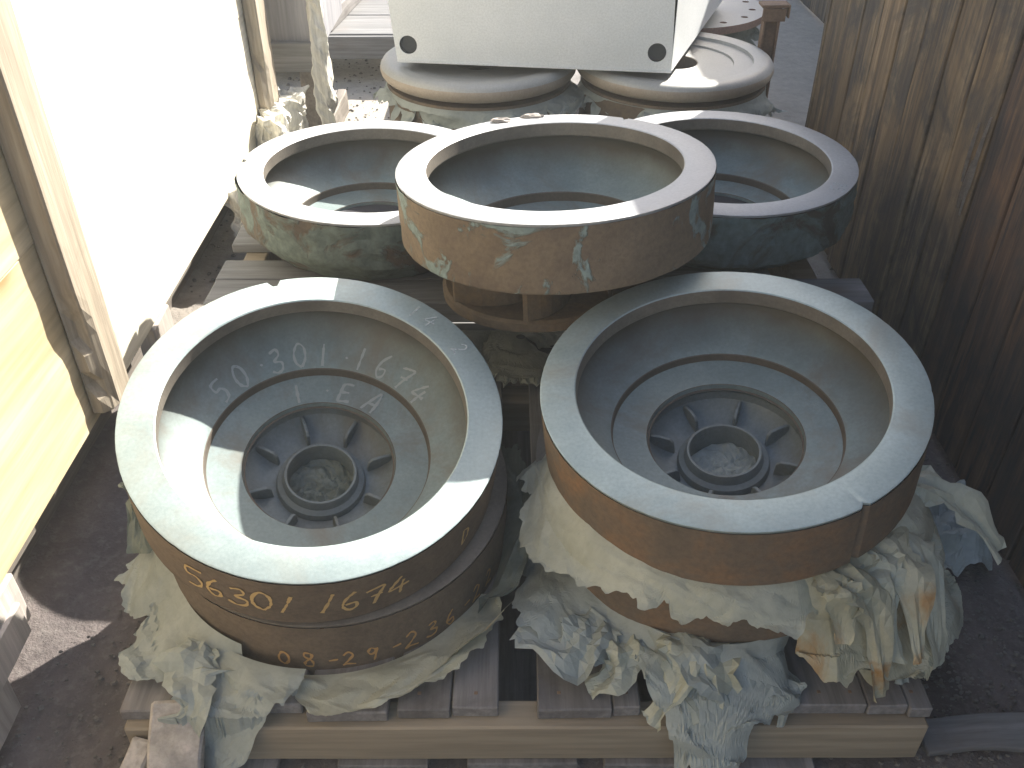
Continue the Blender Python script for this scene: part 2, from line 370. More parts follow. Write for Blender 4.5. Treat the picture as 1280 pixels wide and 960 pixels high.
# ---- handwriting
G = {
 '0': [[(.3,0),(.05,.2),(.02,.6),(.25,.98),(.5,.8),(.52,.35),(.3,0)]],
 '1': [[(.3,1),(.26,.5),(.22,0)]], 'l': [[(.45,1),(.3,.5),(.12,0)]],
 '2': [[(.05,.78),(.3,1),(.5,.75),(.3,.4),(.0,.05),(.2,.1),(.6,.02)]],
 '3': [[(.1,.9),(.42,1),(.5,.75),(.22,.52),(.55,.4),(.5,.1),(.2,0),(-.05,.12)]],
 '4': [[(.42,1),(.2,.7),(.0,.35),(.3,.38),(.7,.45)],[(.5,.75),(.42,.4),(.38,-.02)]],
 '5': [[(.6,1),(.1,.95),(.05,.6),(.35,.6),(.5,.35),(.35,.08),(0,0)]],
 '6': [[(.4,1),(.12,.65),(.02,.25),(.2,0),(.42,.12),(.4,.38),(.1,.32)]],
 '7': [[(0,.85),(.3,.95),(.6,.98),(.4,.5),(.25,0)],[(.15,.5),(.55,.55)]],
 '8': [[(.4,.9),(.15,.95),(.1,.7),(.4,.4),(.4,.05),(.1,.05),(.1,.3),(.4,.65),(.42,.9)]],
 '9': [[(.45,.85),(.2,1),(.05,.75),(.2,.52),(.45,.7),(.46,.9),(.4,.4),(.3,0)]],
 '-': [[(.05,.48),(.5,.55)]], '.': [[(.22,.42),(.27,.46),(.26,.42)]],
 'E': [[(.6,1),(.2,.95),(.1,.5),(.05,0),(.35,.02),(.65,.05)],[(.1,.5),(.5,.55)]],
 'A': [[(0,0),(.2,.55),(.4,1),(.5,.5),(.52,0)],[(.1,.38),(.55,.42)]],
 'D': [[(.2,1),(.2,.5),(.2,0)],[(.2,1),(.5,.8),(.5,.3),(.2,0)]], '/': [[(.5,1.1),(.0,-.1)]],
}
def smooth_line(p, n=6):
    out = []
    for i in range(len(p)-1):
        a, b, c, d = [Vector(p[max(0, min(len(p)-1, i+k))]) for k in (-1, 0, 1, 2)]
        for s in range(n):
            t = s/n; out.append(.5*((2*b)+(c-a)*t+(2*a-5*b+4*c-d)*t*t+(3*b-a-3*c+d)*t**3))
    out.append(Vector(p[-1])); return out
def write(parent, name, text, mapf, h, adv, width, m, wob=.05, label=None, raw=None):
    """mapf(u,v) -> (point, normal) in the parent's space; u,v in metres"""
    u = 0.
    for ch in text:
        if ch != ' ':
            js = 1+random.uniform(-.1, .1); jy = random.uniform(-wob, wob)
            for st in G[ch]: stroke(parent, name, [(u+x*h*.9*js, (y*js+jy)*h) for x, y in st], mapf, width, m)
        u += adv*(.6 if ch in ' .-' else 1)
def stroke(parent, name, st, mapf, width, m):
    vs, fs = [], []
    if 1:
        pts = [mapf(p.x, p.y) for p in smooth_line([Vector(q) for q in st])]
        b0 = len(vs)
        for i, (p, nn) in enumerate(pts):
            a = pts[max(0, i-1)][0]; c = pts[min(len(pts)-1, i+1)][0]; tg = (c-a)
            if tg.length < 1e-9: tg = Vector((1, 0, 0))
            sdv = tg.normalized().cross(nn).normalized()*width*(.5+.42*noise.noise(p*160))
            vs += [p+nn*.0011-sdv, p+nn*.0011+sdv]
        for i in range(len(pts)-1): fs.append((b0+2*i, b0+2*i+1, b0+2*i+3, b0+2*i+2))
    return link(name, mesh(name, vs, fs), m, parent)
def on_dish(r0, a0, spin=0.):
    def f(u, v):
        a = a0-u/r0-spin; r = r0+v; z = dish_z(r); e = .002; dz = (dish_z(r+e)-dish_z(r-e))/(2*e)
        n = Vector((-dz*math.cos(a), -dz*math.sin(a), 1)).normalized()
        return Vector((r*math.cos(a), r*math.sin(a), z)), n
    return f
def on_rim(r0, a0, spin=0., zz=0.):
    def f(u, v):
        a = a0-u/r0-spin; r = r0+v; return Vector((r*math.cos(a), r*math.sin(a), zz)), Vector((0, 0, 1))
    return f
def on_side(a0, z0, spin=0.):
    def f(u, v):
        a = a0+u/R-spin; n = Vector((math.cos(a), math.sin(a), 0)); return Vector((R*n.x, R*n.y, z0+v))+n*.0003, n
    return f

# ------------------------------------------------------------------ ground
def ground():
    vs, f = [], []
    xs = [-60, -20, -6] + [-3+i*.06 for i in range(101)] + [6, 20, 60]
    ys = [-60, -20, -4] + [-1+i*.06 for i in range(118)] + [9, 20, 60]
    for y in ys:
        for x in xs:
            p = Vector((x, y, 0)); z = .010*noise.noise(p*3)+.006*noise.noise(p*11) if abs(x) < 5 and -2 < y < 8 else 0
            vs.append((x, y, z-.010))
    nx = len(xs)
    for j in range(len(ys)-1):
        for i in range(nx-1): f.append((j*nx+i, j*nx+i+1, (j+1)*nx+i+1, (j+1)*nx+i))
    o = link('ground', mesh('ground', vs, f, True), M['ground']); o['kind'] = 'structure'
ground()
def gravel():
    vs, f = [], []; rnd = random.Random(3)
    def stone(x, y, s, zz=0.):
        b = len(vs); sq = rnd.uniform(.4, .8); rot = rnd.random()*6
        for k in range(2):
            n = 5
            for i in range(n):
                a = rot+2*PI*i/n; rr = s*rnd.uniform(.6, 1.1)*(1 if k == 0 else .6)
                vs.append((x+rr*math.cos(a), y+rr*math.sin(a)*.8, zz-.006+(s*sq if k else 0)))
        for i in range(5): f.append((b+i, b+(i+1) % 5, b+5+(i+1) % 5, b+5+i))
        f.append(tuple(b+5+i for i in range(5)))
    for _ in range(2600): stone(rnd.uniform(-.8, .95), rnd.uniform(.45, 1.1), abs(rnd.gauss(.0018, .0018))+.0012)
    for _ in range(1500): stone(rnd.uniform(.62, .95), rnd.uniform(.6, 1.5), abs(rnd.gauss(.0018, .002))+.0012)
    for _ in range(90): stone(rnd.uniform(-.1, .62), rnd.uniform(.69, .775), rnd.uniform(.004, .010))
    for _ in range(2600): stone(rnd.uniform(-1., .95), rnd.uniform(2.2, 4.6), abs(rnd.gauss(.003, .003))+.002)
    o = link('gravel', mesh('gravel', vs, f), M['gravel']); o['kind'] = 'stuff'
gravel()

# ------------------------------------------------------------------ right crate of vertical planks
rc = thing('plank_crate', (.93, .0, 0), 'tall crate of weathered vertical brown planks on the right', 'crate', 'wooden crates flanking the pallets')
y = -.62; i = 0
while y < 2.78:
    wd = random.uniform(.125, .15); y1 = min(y+wd, 2.80)
    dx = random.uniform(-.003, .003)
    top = 1.57 + .02*y + random.uniform(-.004, .004)
    mt = M['plank_red'] if 1.02 < y < 1.65 else M['plank']
    o = board('plank', (.932+dx, .957+dx, y+.003, y1-.003, .012+random.uniform(0, .01), top), mt, rc, bevel=.0025, jit=.0022, seg=(1, 2, 14))
    o.rotation_euler = (0, random.uniform(-.002, .002), 0)
    y = y1; i += 1
for k in range(7):
    board('end_plank', (.985+k*.135, 1.118+k*.135, 2.79, 2.812, .012, 1.61), M['plank'], rc, bevel=.002, jit=.002, seg=(1, 1, 8))
for z in (.12, .85, 1.45): board('rail', (.961, .999, -.6, 2.785, z, z+.09), M['rail'], rc, bevel=.003)
board('corner_post', (.961, .983, 2.70, 2.788, .02, 1.60), M['rail'], rc)
board('far_side', (1.93, 1.95, -.6, 2.81, .02, 1.5), M['plank'], rc)
board('skid', (1.0, 1.09, -.5, 2.7, -.02, .08), M['rail'], rc)
# pale worn fibres torn from one plank
def splinters(parent, x, ylist, m):
    vs, f = [], []
    for (yy, z0, z1, wd) in ylist:
        b = len(vs); n = 7
        for k in range(n):
            s = k/(n-1); z = z0+(z1-z0)*s; ww = wd*(1-abs(2*s-1)**2)*.5+.0006
            yc = yy+.004*noise.noise(Vector((yy*30, z*12, 0)))
            vs += [(x-.001, yc-ww, z), (x-.005-.004*math.sin(s*PI), yc, z), (x-.001, yc+ww, z)]
        for k in range(n-1):
            for q in range(2): f.append((b+3*k+q, b+3*k+q+1, b+3*k+3+q+1, b+3*k+3+q))
    o = link('torn_fibre', mesh('torn_fibre', vs, f), m, parent); o.location = -Vector(parent.location); return o
splinters(rc, .931, [(1.73+random.uniform(-.03, .03), .50+random.uniform(-.06, .05), .60+random.uniform(-.02, .08), random.uniform(.0008, .0018)) for _ in range(4)], M['rail'])
splinters(rc, .931, [(1.17+random.uniform(-.035, .03), .27+random.uniform(-.05, .05), .38+random.uniform(-.03, .08), random.uniform(.001, .003)) for _ in range(12)], M['rail'])

rc2 = thing('plank_crate', (1.64, 3.4, 0), 'second brown plank crate just showing beyond the far edge of the right one', 'crate', 'wooden crates flanking the pallets')
for k in range(26):
    board('plank', (1.64, 1.665, 3.4+k*.14, 3.538+k*.14, .01, 1.75), M['plank'], rc2, bevel=.0025, jit=.002, seg=(1, 1, 8))
for k in range(6): board('end_plank', (1.667+k*.14, 1.805+k*.14, 3.4, 3.425, .01, 1.75), M['plank'], rc2, bevel=.0025)
board('far_side', (2.52, 2.54, 3.4, 7.0, .01, 1.7), M['plank'], rc2)
# ------------------------------------------------------------------ left plywood crate
lc = thing('plywood_crate', (-.80, 0, 0), 'sunlit plywood crate with vertical studs on the left', 'crate', 'wooden crates flanking the pallets')
for (y0, y1, pm, pu) in ((-.9, 1.402, 'ply', 'ply'), (1.405, 2.995, 'ply_pale', 'ply_pale')):
    board('panel', (-.818, -.80, y0, y1, .212, .5945), M[pm], lc, bevel=.0015, jit=.0)
    board('panel', (-.8165, -.7985, y0, y1-.001, .596, 1.55), M[pu], lc, bevel=.0015, jit=.0)
def stud(y0, y1, z0, z1, x1=-.757):
    me_o = board('stud', (-.7975, x1, y0, y1, z0, z1), M['stud'], lc, bevel=.003, jit=.0012, seg=(2, 3, 40))
    me = me_o.data; zc = (z0+z1)/2; yc = (y0+y1)/2; xc = (-.7975+x1)/2
    for v in me.vertices:                     # the near arris is splintered away low down
        z = v.co.z+zc
        if v.co.y < -.02 and v.co.x > 0 and z < .60:
            k = .024*max(0, noise.noise(Vector((3.3, z*9, 0)))+.45)*min(1, (.60-z)*6); v.co.y += k; v.co.x -= k*.4
    return me_o
stud(1.357, 1.452, .235, 1.55); stud(2.83, 2.94, .22, 1.55)
board('bottom_rail', (-.935, -.892, -.9, 2.99, .075, .212), M['rail'], lc, bevel=.003, jit=.002, seg=(1, 10, 2))
for (y0, y1, zz) in ((.80, .985, .10), (1.70, 1.81, .10)):
    board('skid_block', (-.84, -.797, y0, y1, zz, .208), M['scrap'], lc, bevel=.004, jit=.004, seg=(2, 4, 3))
board('skid_block', (-.83, -.788, .82, .965, .09, .165), M['scrap'], lc, bevel=.004, jit=.004, seg=(2, 4, 3))
board('skid_block', (-.84, -.79, .74, .872, .02, .10), M['scrap'], lc, bevel=.004, jit=.004, seg=(2, 4, 3))
board('end_panel', (-1.7, -.82, 2.98, 2.996, .2, 1.5), M['ply'], lc)
board('skid', (-1.04, -.94, -.8, 2.9, -.02, .09), M['rail'], lc, bevel=.004)
board('skid', (-1.6, -1.5, -.8, 2.9, -.02, .09), M['rail'], lc, bevel=.004)
board('back_panel', (-1.72, -1.70, -.9, 2.99, .2, 1.5), M['ply'], lc)

# ------------------------------------------------------------------ front pallet
PX0, PX1, PY0, PY1 = -.585, .622, .792, 1.64
fp = thing('wooden_pallet', (0, .78, 0), 'near grey pallet with brown front timber carrying two wheel stacks', 'pallet', 'pallets in a row')
board('front_timber', (-.578, .618, .778, .826, .014, .0965), M['timber'], fp, bevel=.003, jit=.0015, seg=(16, 1, 2))
board('timber', (-.575, .615, 1.17, 1.24, .014, .0965), M['timber'], fp, bevel=.003)
board('timber', (-.575, .615, 1.57, 1.635, .014, .0965), M['timber'], fp, bevel=.003)
for (x0, x1, dy) in ((-.583, -.43, 0), (-.42, -.315, .01), (-.305, -.185, -.004), (-.172, -.093, .0), (-.0905, -.022, .004), (.037, .148, .0), (.1495, .19, .003), (.235, .375, .01), (.392, .527, .006), (.5285, .587, .004), (.5885, .622, .0)):
    board('deck_board', (x0, x1, .793+dy, 1.64, .0975, .1200), M['deck'], fp, bevel=.002, jit=.0016, seg=(2, 12, 1))
for (x0, x1) in ((-.50, -.36), (-.27, -.13), (-.07, .10), (.14, .27), (.33, .46)):
    board('bottom_board', (x0, x1, .766+random.uniform(-.006, .006), 1.62, -.002, .013), M['deck'], fp, bevel=.002, jit=.002, seg=(2, 10, 1))

for (x, y) in [(x+random.uniform(-.01, .01), .80+dy) for x in (-.15, -.05, .06, .12, .17, .45, .50, .56, .60) for dy in (.012,)]:
    o = link('nail_head', box_me('nail_head', -.0028, .0028, -.0028, .0028, 0, .0012, bevel=.001), M['steel_rust'], fp); o.location = Vector((x, y+.01, .1195))-Vector(fp.location)
# ------------------------------------------------------------------ rear pallet on its supports
rp = thing('wooden_pallet', (0, 1.45, .27), 'raised grey pallet with crosswise boards under the three rear wheels', 'pallet', 'pallets in a row')
board('lead_board', (-.625, .735, 1.572, 1.668, .301, .350), M['deck_x'], rp, bevel=.003, jit=.0016, seg=(12, 2, 1))
for (x0, x1, y0, y1) in ((-.625, .55, 1.671, 1.755), (-.63, .68, 1.825, 1.93), (-.635, .68, 1.935, 2.05), (-.635, .675, 2.12, 2.23), (-.64, .675, 2.24, 2.35)):
    board('deck_board', (x0, x1, y0, y1, .330, .350), M['deck_x'], rp, bevel=.002, jit=.0016, seg=(12, 2, 1))
for x0 in (-.60, .0, .61): board('stringer', (x0, x0+.05, 1.671, 2.34, .235, .329), M['timber'], rp, bevel=.003)
for y0 in (1.675, 2.2): board('bottom_board', (-.6, .66, y0, y0+.1, .215, .234), M['deck_x'], rp, bevel=.002)
lp = thing('wooden_pallet', (0, 1.7, 0), 'lower rear pallet on the dirt behind the near pallet', 'pallet', 'pallets in a row')
for k in range(6):
    board('deck_board', (-.6, .66, 1.72+k*.14, 1.84+k*.14, .0975, .118), M['deck_x'], lp, bevel=.002, jit=.0016, seg=(12, 1, 1))
for x0 in (-.6, .0, .6): board('stringer', (x0, x0+.05, 1.72, 2.54, .0, .097), M['timber'], lp, bevel=.003)

# ------------------------------------------------------------------ wheels
G1 = 'machined cast iron wheels'
nd = lambda deg: math.radians(deg)
# lower ones first
wheel((-.298, 1.142, .262), (.03, -.09), .4, 'lower brown wheel of the front left stack, marked in orange', 'side_brown', 'bore', group=G1, full=False, t=.140, hub_drop=.005)
LW = [o for o in COL.objects if o.name.startswith('cast_wheel')][-1]
wheel((.328, 1.130, .338), (-.07, -.05), .9, 'rusty lower wheel of the front right stack, mostly under paper', 'side_rust', 'bore', group=G1, full=False, hub_drop=.06)
FL = wheel((-.302, 1.099, .443), (.129, -.2676), .0, 'upper wheel of the front left stack with chalk and yellow numbers', 'side_brown', 'rim', .128, .05, dd=DD,
           notches=((nd(112), .018, .012),))
FR = wheel((.331, 1.114, .485), (-.1034, -.0988), .0, 'upper wheel of the front right stack with orange rust side', 'side_rust', 'rim', .120, .09,
           notches=((nd(-63), .02, .006),))
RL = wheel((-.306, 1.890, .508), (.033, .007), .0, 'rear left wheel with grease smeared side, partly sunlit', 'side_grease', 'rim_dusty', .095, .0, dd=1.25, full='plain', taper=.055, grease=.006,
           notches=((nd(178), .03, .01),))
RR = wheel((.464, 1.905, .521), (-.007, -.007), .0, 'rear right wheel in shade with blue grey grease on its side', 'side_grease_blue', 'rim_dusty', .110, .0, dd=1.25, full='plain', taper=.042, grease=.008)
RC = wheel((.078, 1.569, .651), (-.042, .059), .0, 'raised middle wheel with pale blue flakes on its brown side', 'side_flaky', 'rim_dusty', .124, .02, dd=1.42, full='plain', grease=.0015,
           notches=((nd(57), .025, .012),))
for (x, y, lb) in ((-.33, 2.06, 'wheel hidden under the raised pallet at left'), (.40, 2.06, 'wheel hidden under the raised pallet at right')):
    wheel((x, y+.04, .213), (0, 0), .3, lb, 'side_grease', group=G1, full=False, t=.09, hub_drop=.004)

# writing on the wheels
write(FL, 'chalk_stroke', '50.301.1674', on_dish(.187, nd(152)), .037, .0385, .0042, M['chalk'], label='chalk number 50.301.1674')
write(FL, 'chalk_stroke', '1.EA', on_dish(.131, nd(116)), .038, .045, .0045, M['chalk'], label='chalk letters 1.EA')
write(FL, 'paint_stroke', '5630l l674', on_side(nd(-121), -.092), .054, .0345, .0048, M['yellow'], label='yellow number 563011674')
write(FL, 'paint_stroke', 'D', on_side(nd(-37), -.085), .045, .03, .0036, M['yellow'])
write(LW, 'paint_stroke', '08-29-236-22', on_side(nd(-101), -.105, .4), .036, .0375, .0038, M['orange'], label='orange number 08-29-236-22')
for (a, txt) in ((60, '14'), (36, '2')):
    write(FL, 'chalk_stroke', txt, on_rim(.250, nd(a)), .030, .030, .0028, M['chalk_faint'])
write(RR, 'chalk_stroke', '85', on_rim(.252, nd(-34)), .03, .02, .003, M['chalk_faint'])

# ------------------------------------------------------------------ impeller under the middle rear wheel
im = bpy.data.objects.new('vaned_ring', None); COL.objects.link(im); im.parent = RC; im.location = (-.034, -.022, -.238); im.empty_display_size = .05; im['label'] = 'rusty vaned ring under the wheel'
link('base_plate', revolve('base_plate', [(.03, .014, 0), (.15, .014, 0), (.180, .020, 0), (.187, .016, 0), (.187, .0, 0), (.03, 0, 0)], 96, [M['impeller']], closed=True), None, im)
for k in range(7):
    vs, f = [], []; n = 10; a0 = 2*PI*k/7+.32
    for i in range(n):
        s = i/(n-1); r = .05+s*.133; a = a0-s*1.15; hw = .004
        for sgn in (-1, 1):
            aa = a+sgn*hw/r; vs += [(r*math.cos(aa), r*math.sin(aa), .016), (r*math.cos(aa), r*math.sin(aa), .074)]
    for i in range(n-1):
        b = 4*i; f += [(b, b+4, b+5, b+1), (b+2, b+3, b+7, b+6), (b+1, b+5, b+7, b+3)]
    b = 4*(n-1); f += [(b, b+2, b+3, b+1), (0, 1, 3, 2)]
    link('vane', mesh('vane', vs, f), M['impeller'], im)

# ------------------------------------------------------------------ paper
def inpal(x, y):
    if PX0-.004 < x < PX1+.004 and .776 < y < 1.644: return .1215
    if x < -.79 or x > .925: return 0
    return .0
def lin_noise(x, y, sd):
    """flat triangular facets meeting in sharp creases, like crumpled paper"""
    u = x+y*.57735; v = y*1.1547; i, j = math.floor(u), math.floor(v); fu, fv = u-i, v-j
    def h(a, b):
        q = math.sin(a*127.1+b*311.7+sd*74.7)*43758.5453; return (q-math.floor(q))*2-1
    if fu+fv < 1: return h(i, j)*(1-fu-fv)+h(i+1, j)*fu+h(i, j+1)*fv
    return h(i+1, j+1)*(fu+fv-1)+h(i, j+1)*(1-fu)+h(i+1, j)*(1-fv)
def skirt(name, label, c, r_in, r_out, z_fn, th0, th1, m, seed=0, fold=.02, crum=.012, jag=.03, nth=170, nr=26, freq=5., sup=inpal, group=None):
    vs, f = [], []
    o3 = Vector((seed*7.1, seed*3.3, seed*1.7)); NV = noise.noise
    for i in range(nth+1):
        q = i/nth; th = th0+(th1-th0)*q; d = Vector((math.cos(th), math.sin(th), 0))
        fade = min(1, q*8, (1-q)*8)
        ro = r_out(th) if callable(r_out) else r_out
        ro0 = r_in+(ro-r_in)*(.35+.65*fade); ro = ro0 + jag*(lin_noise(th*5, 1, seed)*.5+.55*NV(Vector((th*11, 3, seed)))+.16*NV(Vector((th*38, 5, seed)))+.15*lin_noise(th*19+2*NV(Vector((th*7, 1, seed))), 5, seed)-.8*max(0, lin_noise(th*9, 7, seed)-.55))
        L = 0.; pr_, pz_ = r_in, z_fn(th, 0)
        for k in range(nr+1):
            s = k/nr; r = r_in+(ro-r_in)*s; s = min(1.25, (r-r_in)/max(.01, ro0-r_in)); zz = z_fn(th, s)
            L += math.hypot(r-pr_, zz-pz_); pr_, pz_ = r, zz
            p = Vector((c[0], c[1], 0))+d*r
            ua, ub = th*(r_in+.03), L
            g = min(1, s*2.2)
            ux, uy = ua*.8+ub*.6, ub*.8-ua*.6
            wn = .35*NV(Vector((ua*20, ub*20, seed)))
            wa, wb = ux, uy
            big = lin_noise(ux/.095+wn, uy/.095+wn, seed+1); mid = lin_noise(ux/.040+wn, uy/.040-wn, seed+2); sm = lin_noise(ux/.013, uy/.013, seed+3)
            pl = fold*s*1.5*big
            cr = crum*(.62*mid+.14*sm)*g
            z = zz+pl+cr
            hx = .6*lin_noise(wa/.07, wb/.07, seed+4)*crum*g
            hr = .7*lin_noise(wa/.07, wb/.08, seed+6)*(crum+fold*.4)*g
            p = p+d*hr+Vector((-d.y, d.x, 0))*hx
            fl_ = sup(p.x, p.y)
            if z < fl_+.02: z = fl_+.003+.7*abs(cr)+.5*max(0, pl)+max(0, z-fl_)*.5
            vs.append((p.x-c[0], p.y-c[1], z))
    for i in range(nth):
        for k in range(nr):
            a = i*(nr+1)+k
            f += [(a, a+1, a+nr+2), (a, a+nr+2, a+nr+1)] if (i+k) % 2 else [(a, a+1, a+nr+1), (a+1, a+nr+2, a+nr+1)]
    o = link(name, mesh(name, vs, f), m, None, (c[0], c[1], 0)); return tag(o, label, 'paper', group)
PG = 'crumpled waxed paper wrapping'
lerp = lambda a, b, s: a+(b-a)*s
def cdist(th, deg): return abs(((math.degrees(th)-deg+180) % 360)-180)
# --- left stack
def bell(th, deg, wid): return math.exp(-(cdist(th, deg)/wid)**2)
skirt('paper_sheet', 'blue grey paper spread on the left corner of the near pallet', (-.30, 1.125), .275, lambda th: .335+.03*bell(th, 190, 22)+.045*bell(th, 226, 12), lambda th, s: lerp(.17, .128, s)+.06*bell(th, 180, 20)*(1-s), nd(158), nd(246), M['paper_blue'], 1, .014, .007, .05, group=PG)
skirt('paper_sheet', 'green grey ragged paper edge in front of the left stack', (-.30, 1.11), .26, lambda th: .325+.015*bell(th, 300, 30), lambda th, s: lerp(.125, .135, s), nd(262), nd(338), M['paper_green'], 2, .016, .011, .03, group=PG)
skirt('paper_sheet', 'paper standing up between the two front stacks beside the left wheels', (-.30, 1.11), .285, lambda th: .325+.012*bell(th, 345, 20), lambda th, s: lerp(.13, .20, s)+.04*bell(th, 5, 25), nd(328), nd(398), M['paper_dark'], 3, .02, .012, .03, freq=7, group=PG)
skirt('paper_sheet', 'paper flap on the far left flank of the left stack, raised unseen to block sun', (-.30, 1.11), .285, lambda th: .325+.03*bell(th, 128, 35), lambda th, s: lerp(.22, .27, s)+.155*bell(th, 122, 42)*s, nd(78), nd(198), M['paper_dark'], 4, .016, .010, .03, nth=140, group=PG)  # height added behind the wheels to keep sun off the ground at left
skirt('paper_sheet', 'unseen paper added between the two left front wheels to block sun', (-.298, 1.13), .235, .285, lambda th, s: .262+s*(.085+.085*bell(th, 110, 55)), nd(25), nd(205), M['paper_dark'], 31, .004, .004, .012, nth=120, nr=8, sup=lambda x, y: .0, group=PG)  # hidden filler that stops sun passing between the tilted wheels
# --- right stack: sheet clamped between the two wheels
skirt('paper_sheet', 'pale green ragged sheet clamped between the front right wheels', (.328, 1.115), .255, lambda th: .308+.018*bell(th, 215, 30)+.018*bell(th, 290, 12), lambda th, s: lerp(.352, .300, s)-.03*bell(th, 292, 18)*s, nd(165), nd(300), M['paper_green'], 5, .013, .010, .030, nth=200, group=PG)
skirt('paper_sheet', 'rust stained sheet folded down at the near right of the right stack', (.328, 1.115), .27, lambda th: .335+.07*bell(th, 310, 16), lambda th, s: lerp(.355, .225, s)-.08*bell(th, 305, 12)*s*s, nd(286), nd(338), M['paper_stained'], 6, .022, .010, .035, nth=130, group=PG)
skirt('paper_sheet', 'large cream paper sheet draping down the right flank of the right stack', (.328, 1.115), .27, lambda th: .365+.055*bell(th, 338, 22), lambda th, s: lerp(.385, .10, s**1.5), nd(318), nd(392), M['paper_green'], 7, .030, .010, .035, nth=150, nr=34, group=PG)
skirt('paper_sheet', 'blue grey folded sheet under the lower right wheel reaching left over the gap', (.328, 1.115), .25, lambda th: .325+.06*bell(th, 214, 12), lambda th, s: lerp(.215, .15, s)+.05*bell(th, 213, 12)*s, nd(175), nd(262), M['paper_blue'], 8, .016, .009, .03, group=PG)
skirt('paper_sheet', 'limp paper tongue hanging over the front timber below the left stack', (-.30, 1.11), .27, lambda th: .325+.095*bell(th, 250, 9), lambda th, s: lerp(.155, .138, s)-.13*bell(th, 249, 8)*s**2, nd(233), nd(268), M['paper_blue'], 41, .016, .012, .03, nth=110, group=PG)
skirt('paper_sheet', 'wide translucent paper hanging over the front timber of the near pallet', (.31, 1.03), .19, lambda th: .235+.095*bell(th, 266, 13), lambda th, s: lerp(.21, .15, s)-.155*bell(th, 267, 11)*s**2, nd(236), nd(303), M['paper_blue'], 9, .030, .020, .035, freq=8, group=PG)
skirt('paper_sheet', 'layered torn paper at the right corner of the near pallet', (.35, 1.09), .24, lambda th: .33+.04*bell(th, 326, 18), lambda th, s: lerp(.25, .15, s), nd(300), nd(352), M['paper_stained'], 10, .03, .018, .05, freq=9, group=PG)
# --- torn loose strips, each following a curved centre line
def strip(name, pts, w, m, parent, seed, lift=.0, cup=.05):
    w *= 1.25
    line = [Vector(p) for p in pts]; cl = []
    for i in range(len(line)-1):
        a, b, c, d = [line[max(0, min(len(line)-1, i+k))] for k in (-1, 0, 1, 2)]
        for q in range(7):
            t = q/7; cl.append(.5*((2*b)+(c-a)*t+(2*a-5*b+4*c-d)*t*t+(3*b-a-3*c+d)*t**3))
    cl.append(line[-1]); n = len(cl); nw = 8; vs, f = [], []; o3 = Vector((seed*3.7, seed, 0))
    org = Vector(parent.location)
    for i, p in enumerate(cl):
        tg = (cl[min(n-1, i+1)]-cl[max(0, i-1)]).normalized(); up = Vector((0, -.25, 1)); sd = tg.cross(up).normalized(); nn = sd.cross(tg)
        tw = .9*noise.noise(Vector((i*.16, seed, 0))); sd2 = sd*math.cos(tw)+nn*math.sin(tw); nn2 = sd2.cross(tg)
        ww = w*(.55+.45*math.sin(PI*min(1, (i+2)/n*1.15)))*(1+.35*lin_noise(i*.33, 0, seed))
        for k in range(nw+1):
            u = k/nw*2-1; e = ww*.5*u*(1+.28*lin_noise(i*.9, k//4, seed+5) if abs(u) > .7 else 1)
            q = p+sd2*e-nn2*(cup*abs(u)**1.5*ww*.4)+nn2*(.22*ww*lin_noise(i*.22, u*1.3, seed+8))
            q.z = max(q.z, inpal(q.x, q.y)+.002+.0015*(k % 2)); vs.append(q-org)
    for i in range(n-1):
        for k in range(nw): q = i*(nw+1)+k; f += [(q, q+1, q+nw+2), (q, q+nw+2, q+nw+1)] if (i+k) % 2 else [(q, q+1, q+nw+1), (q+1, q+nw+2, q+nw+1)]
    return link(name, mesh(name, vs, f), m, parent)
tp = thing('paper_bunch', (.5, .9, .2), 'bunch of torn curling paper strips beside the near right corner', 'paper', PG)
def pol(cx, cy, th, r, z): return (cx+r*math.cos(nd(th)), cy+r*math.sin(nd(th)), z)
C0 = (.328, 1.115)
for k, (t0, t1, r1, z0, z1, wd, mm) in enumerate((
    (300, 303, .385, .345, .150, .060, 'paper_stained'), (309, 306, .375, .350, .20, .045, 'paper_green'), (316, 309, .40, .350, .215, .05, 'paper_stained'),
    (322, 317, .415, .355, .175, .070, 'paper_green'),
    (331, 321, .40, .27, .135, .035, 'paper_green'), (322, 312, .385, .25, .13, .035, 'paper_blue'),
    (345, 341, .45, .36, .26, .055, 'paper_green'), (293, 292, .345, .345, .265, .05, 'paper_stained'))):
    mid = pol(*C0, (t0+t1)/2, (.27+r1)/2+.012, z0*.62+z1*.38+.018)
    strip('paper_strip', [pol(*C0, t0, .262, z0), pol(*C0, t0, .305, z0-.008), mid, pol(*C0, t1, r1, z1)], wd, M[mm], tp, 50+k)
tq = thing('paper_bunch', (.25, .82, .15), 'bunch of translucent paper strips crumpled over the front edge right of the gap', 'paper', PG)
for k, (p0, p1, p2, p3, wd, mm) in enumerate((
    ((.27, .89, .19), (.28, .83, .20), (.285, .775, .15), (.30, .752, .03), .07, 'paper_green'),
    ((.25, .88, .20), (.25, .84, .215), (.24, .80, .18), (.20, .775, .115), .05, 'paper_green'),
    ((.14, .90, .19), (.11, .87, .19), (.07, .86, .175), (.01, .90, .175), .07, 'paper_blue'), ((.18, .89, .18), (.17, .85, .18), (.15, .83, .15), (.11, .825, .13), .05, 'paper_green'),
    ((.33, .87, .19), (.35, .84, .18), (.39, .82, .15), (.43, .81, .13), .045, 'paper_blue'), ((.24, .87, .21), (.27, .82, .215), (.31, .79, .17), (.33, .77, .10), .055, 'paper_blue'))):
    strip('paper_strip', [p0, p1, p2, p3], wd, M[mm], tq, 80+k)
tr_ = thing('paper_bunch', (-.5, .9, .15), 'torn paper strips at the left corner of the near pallet', 'paper', PG)
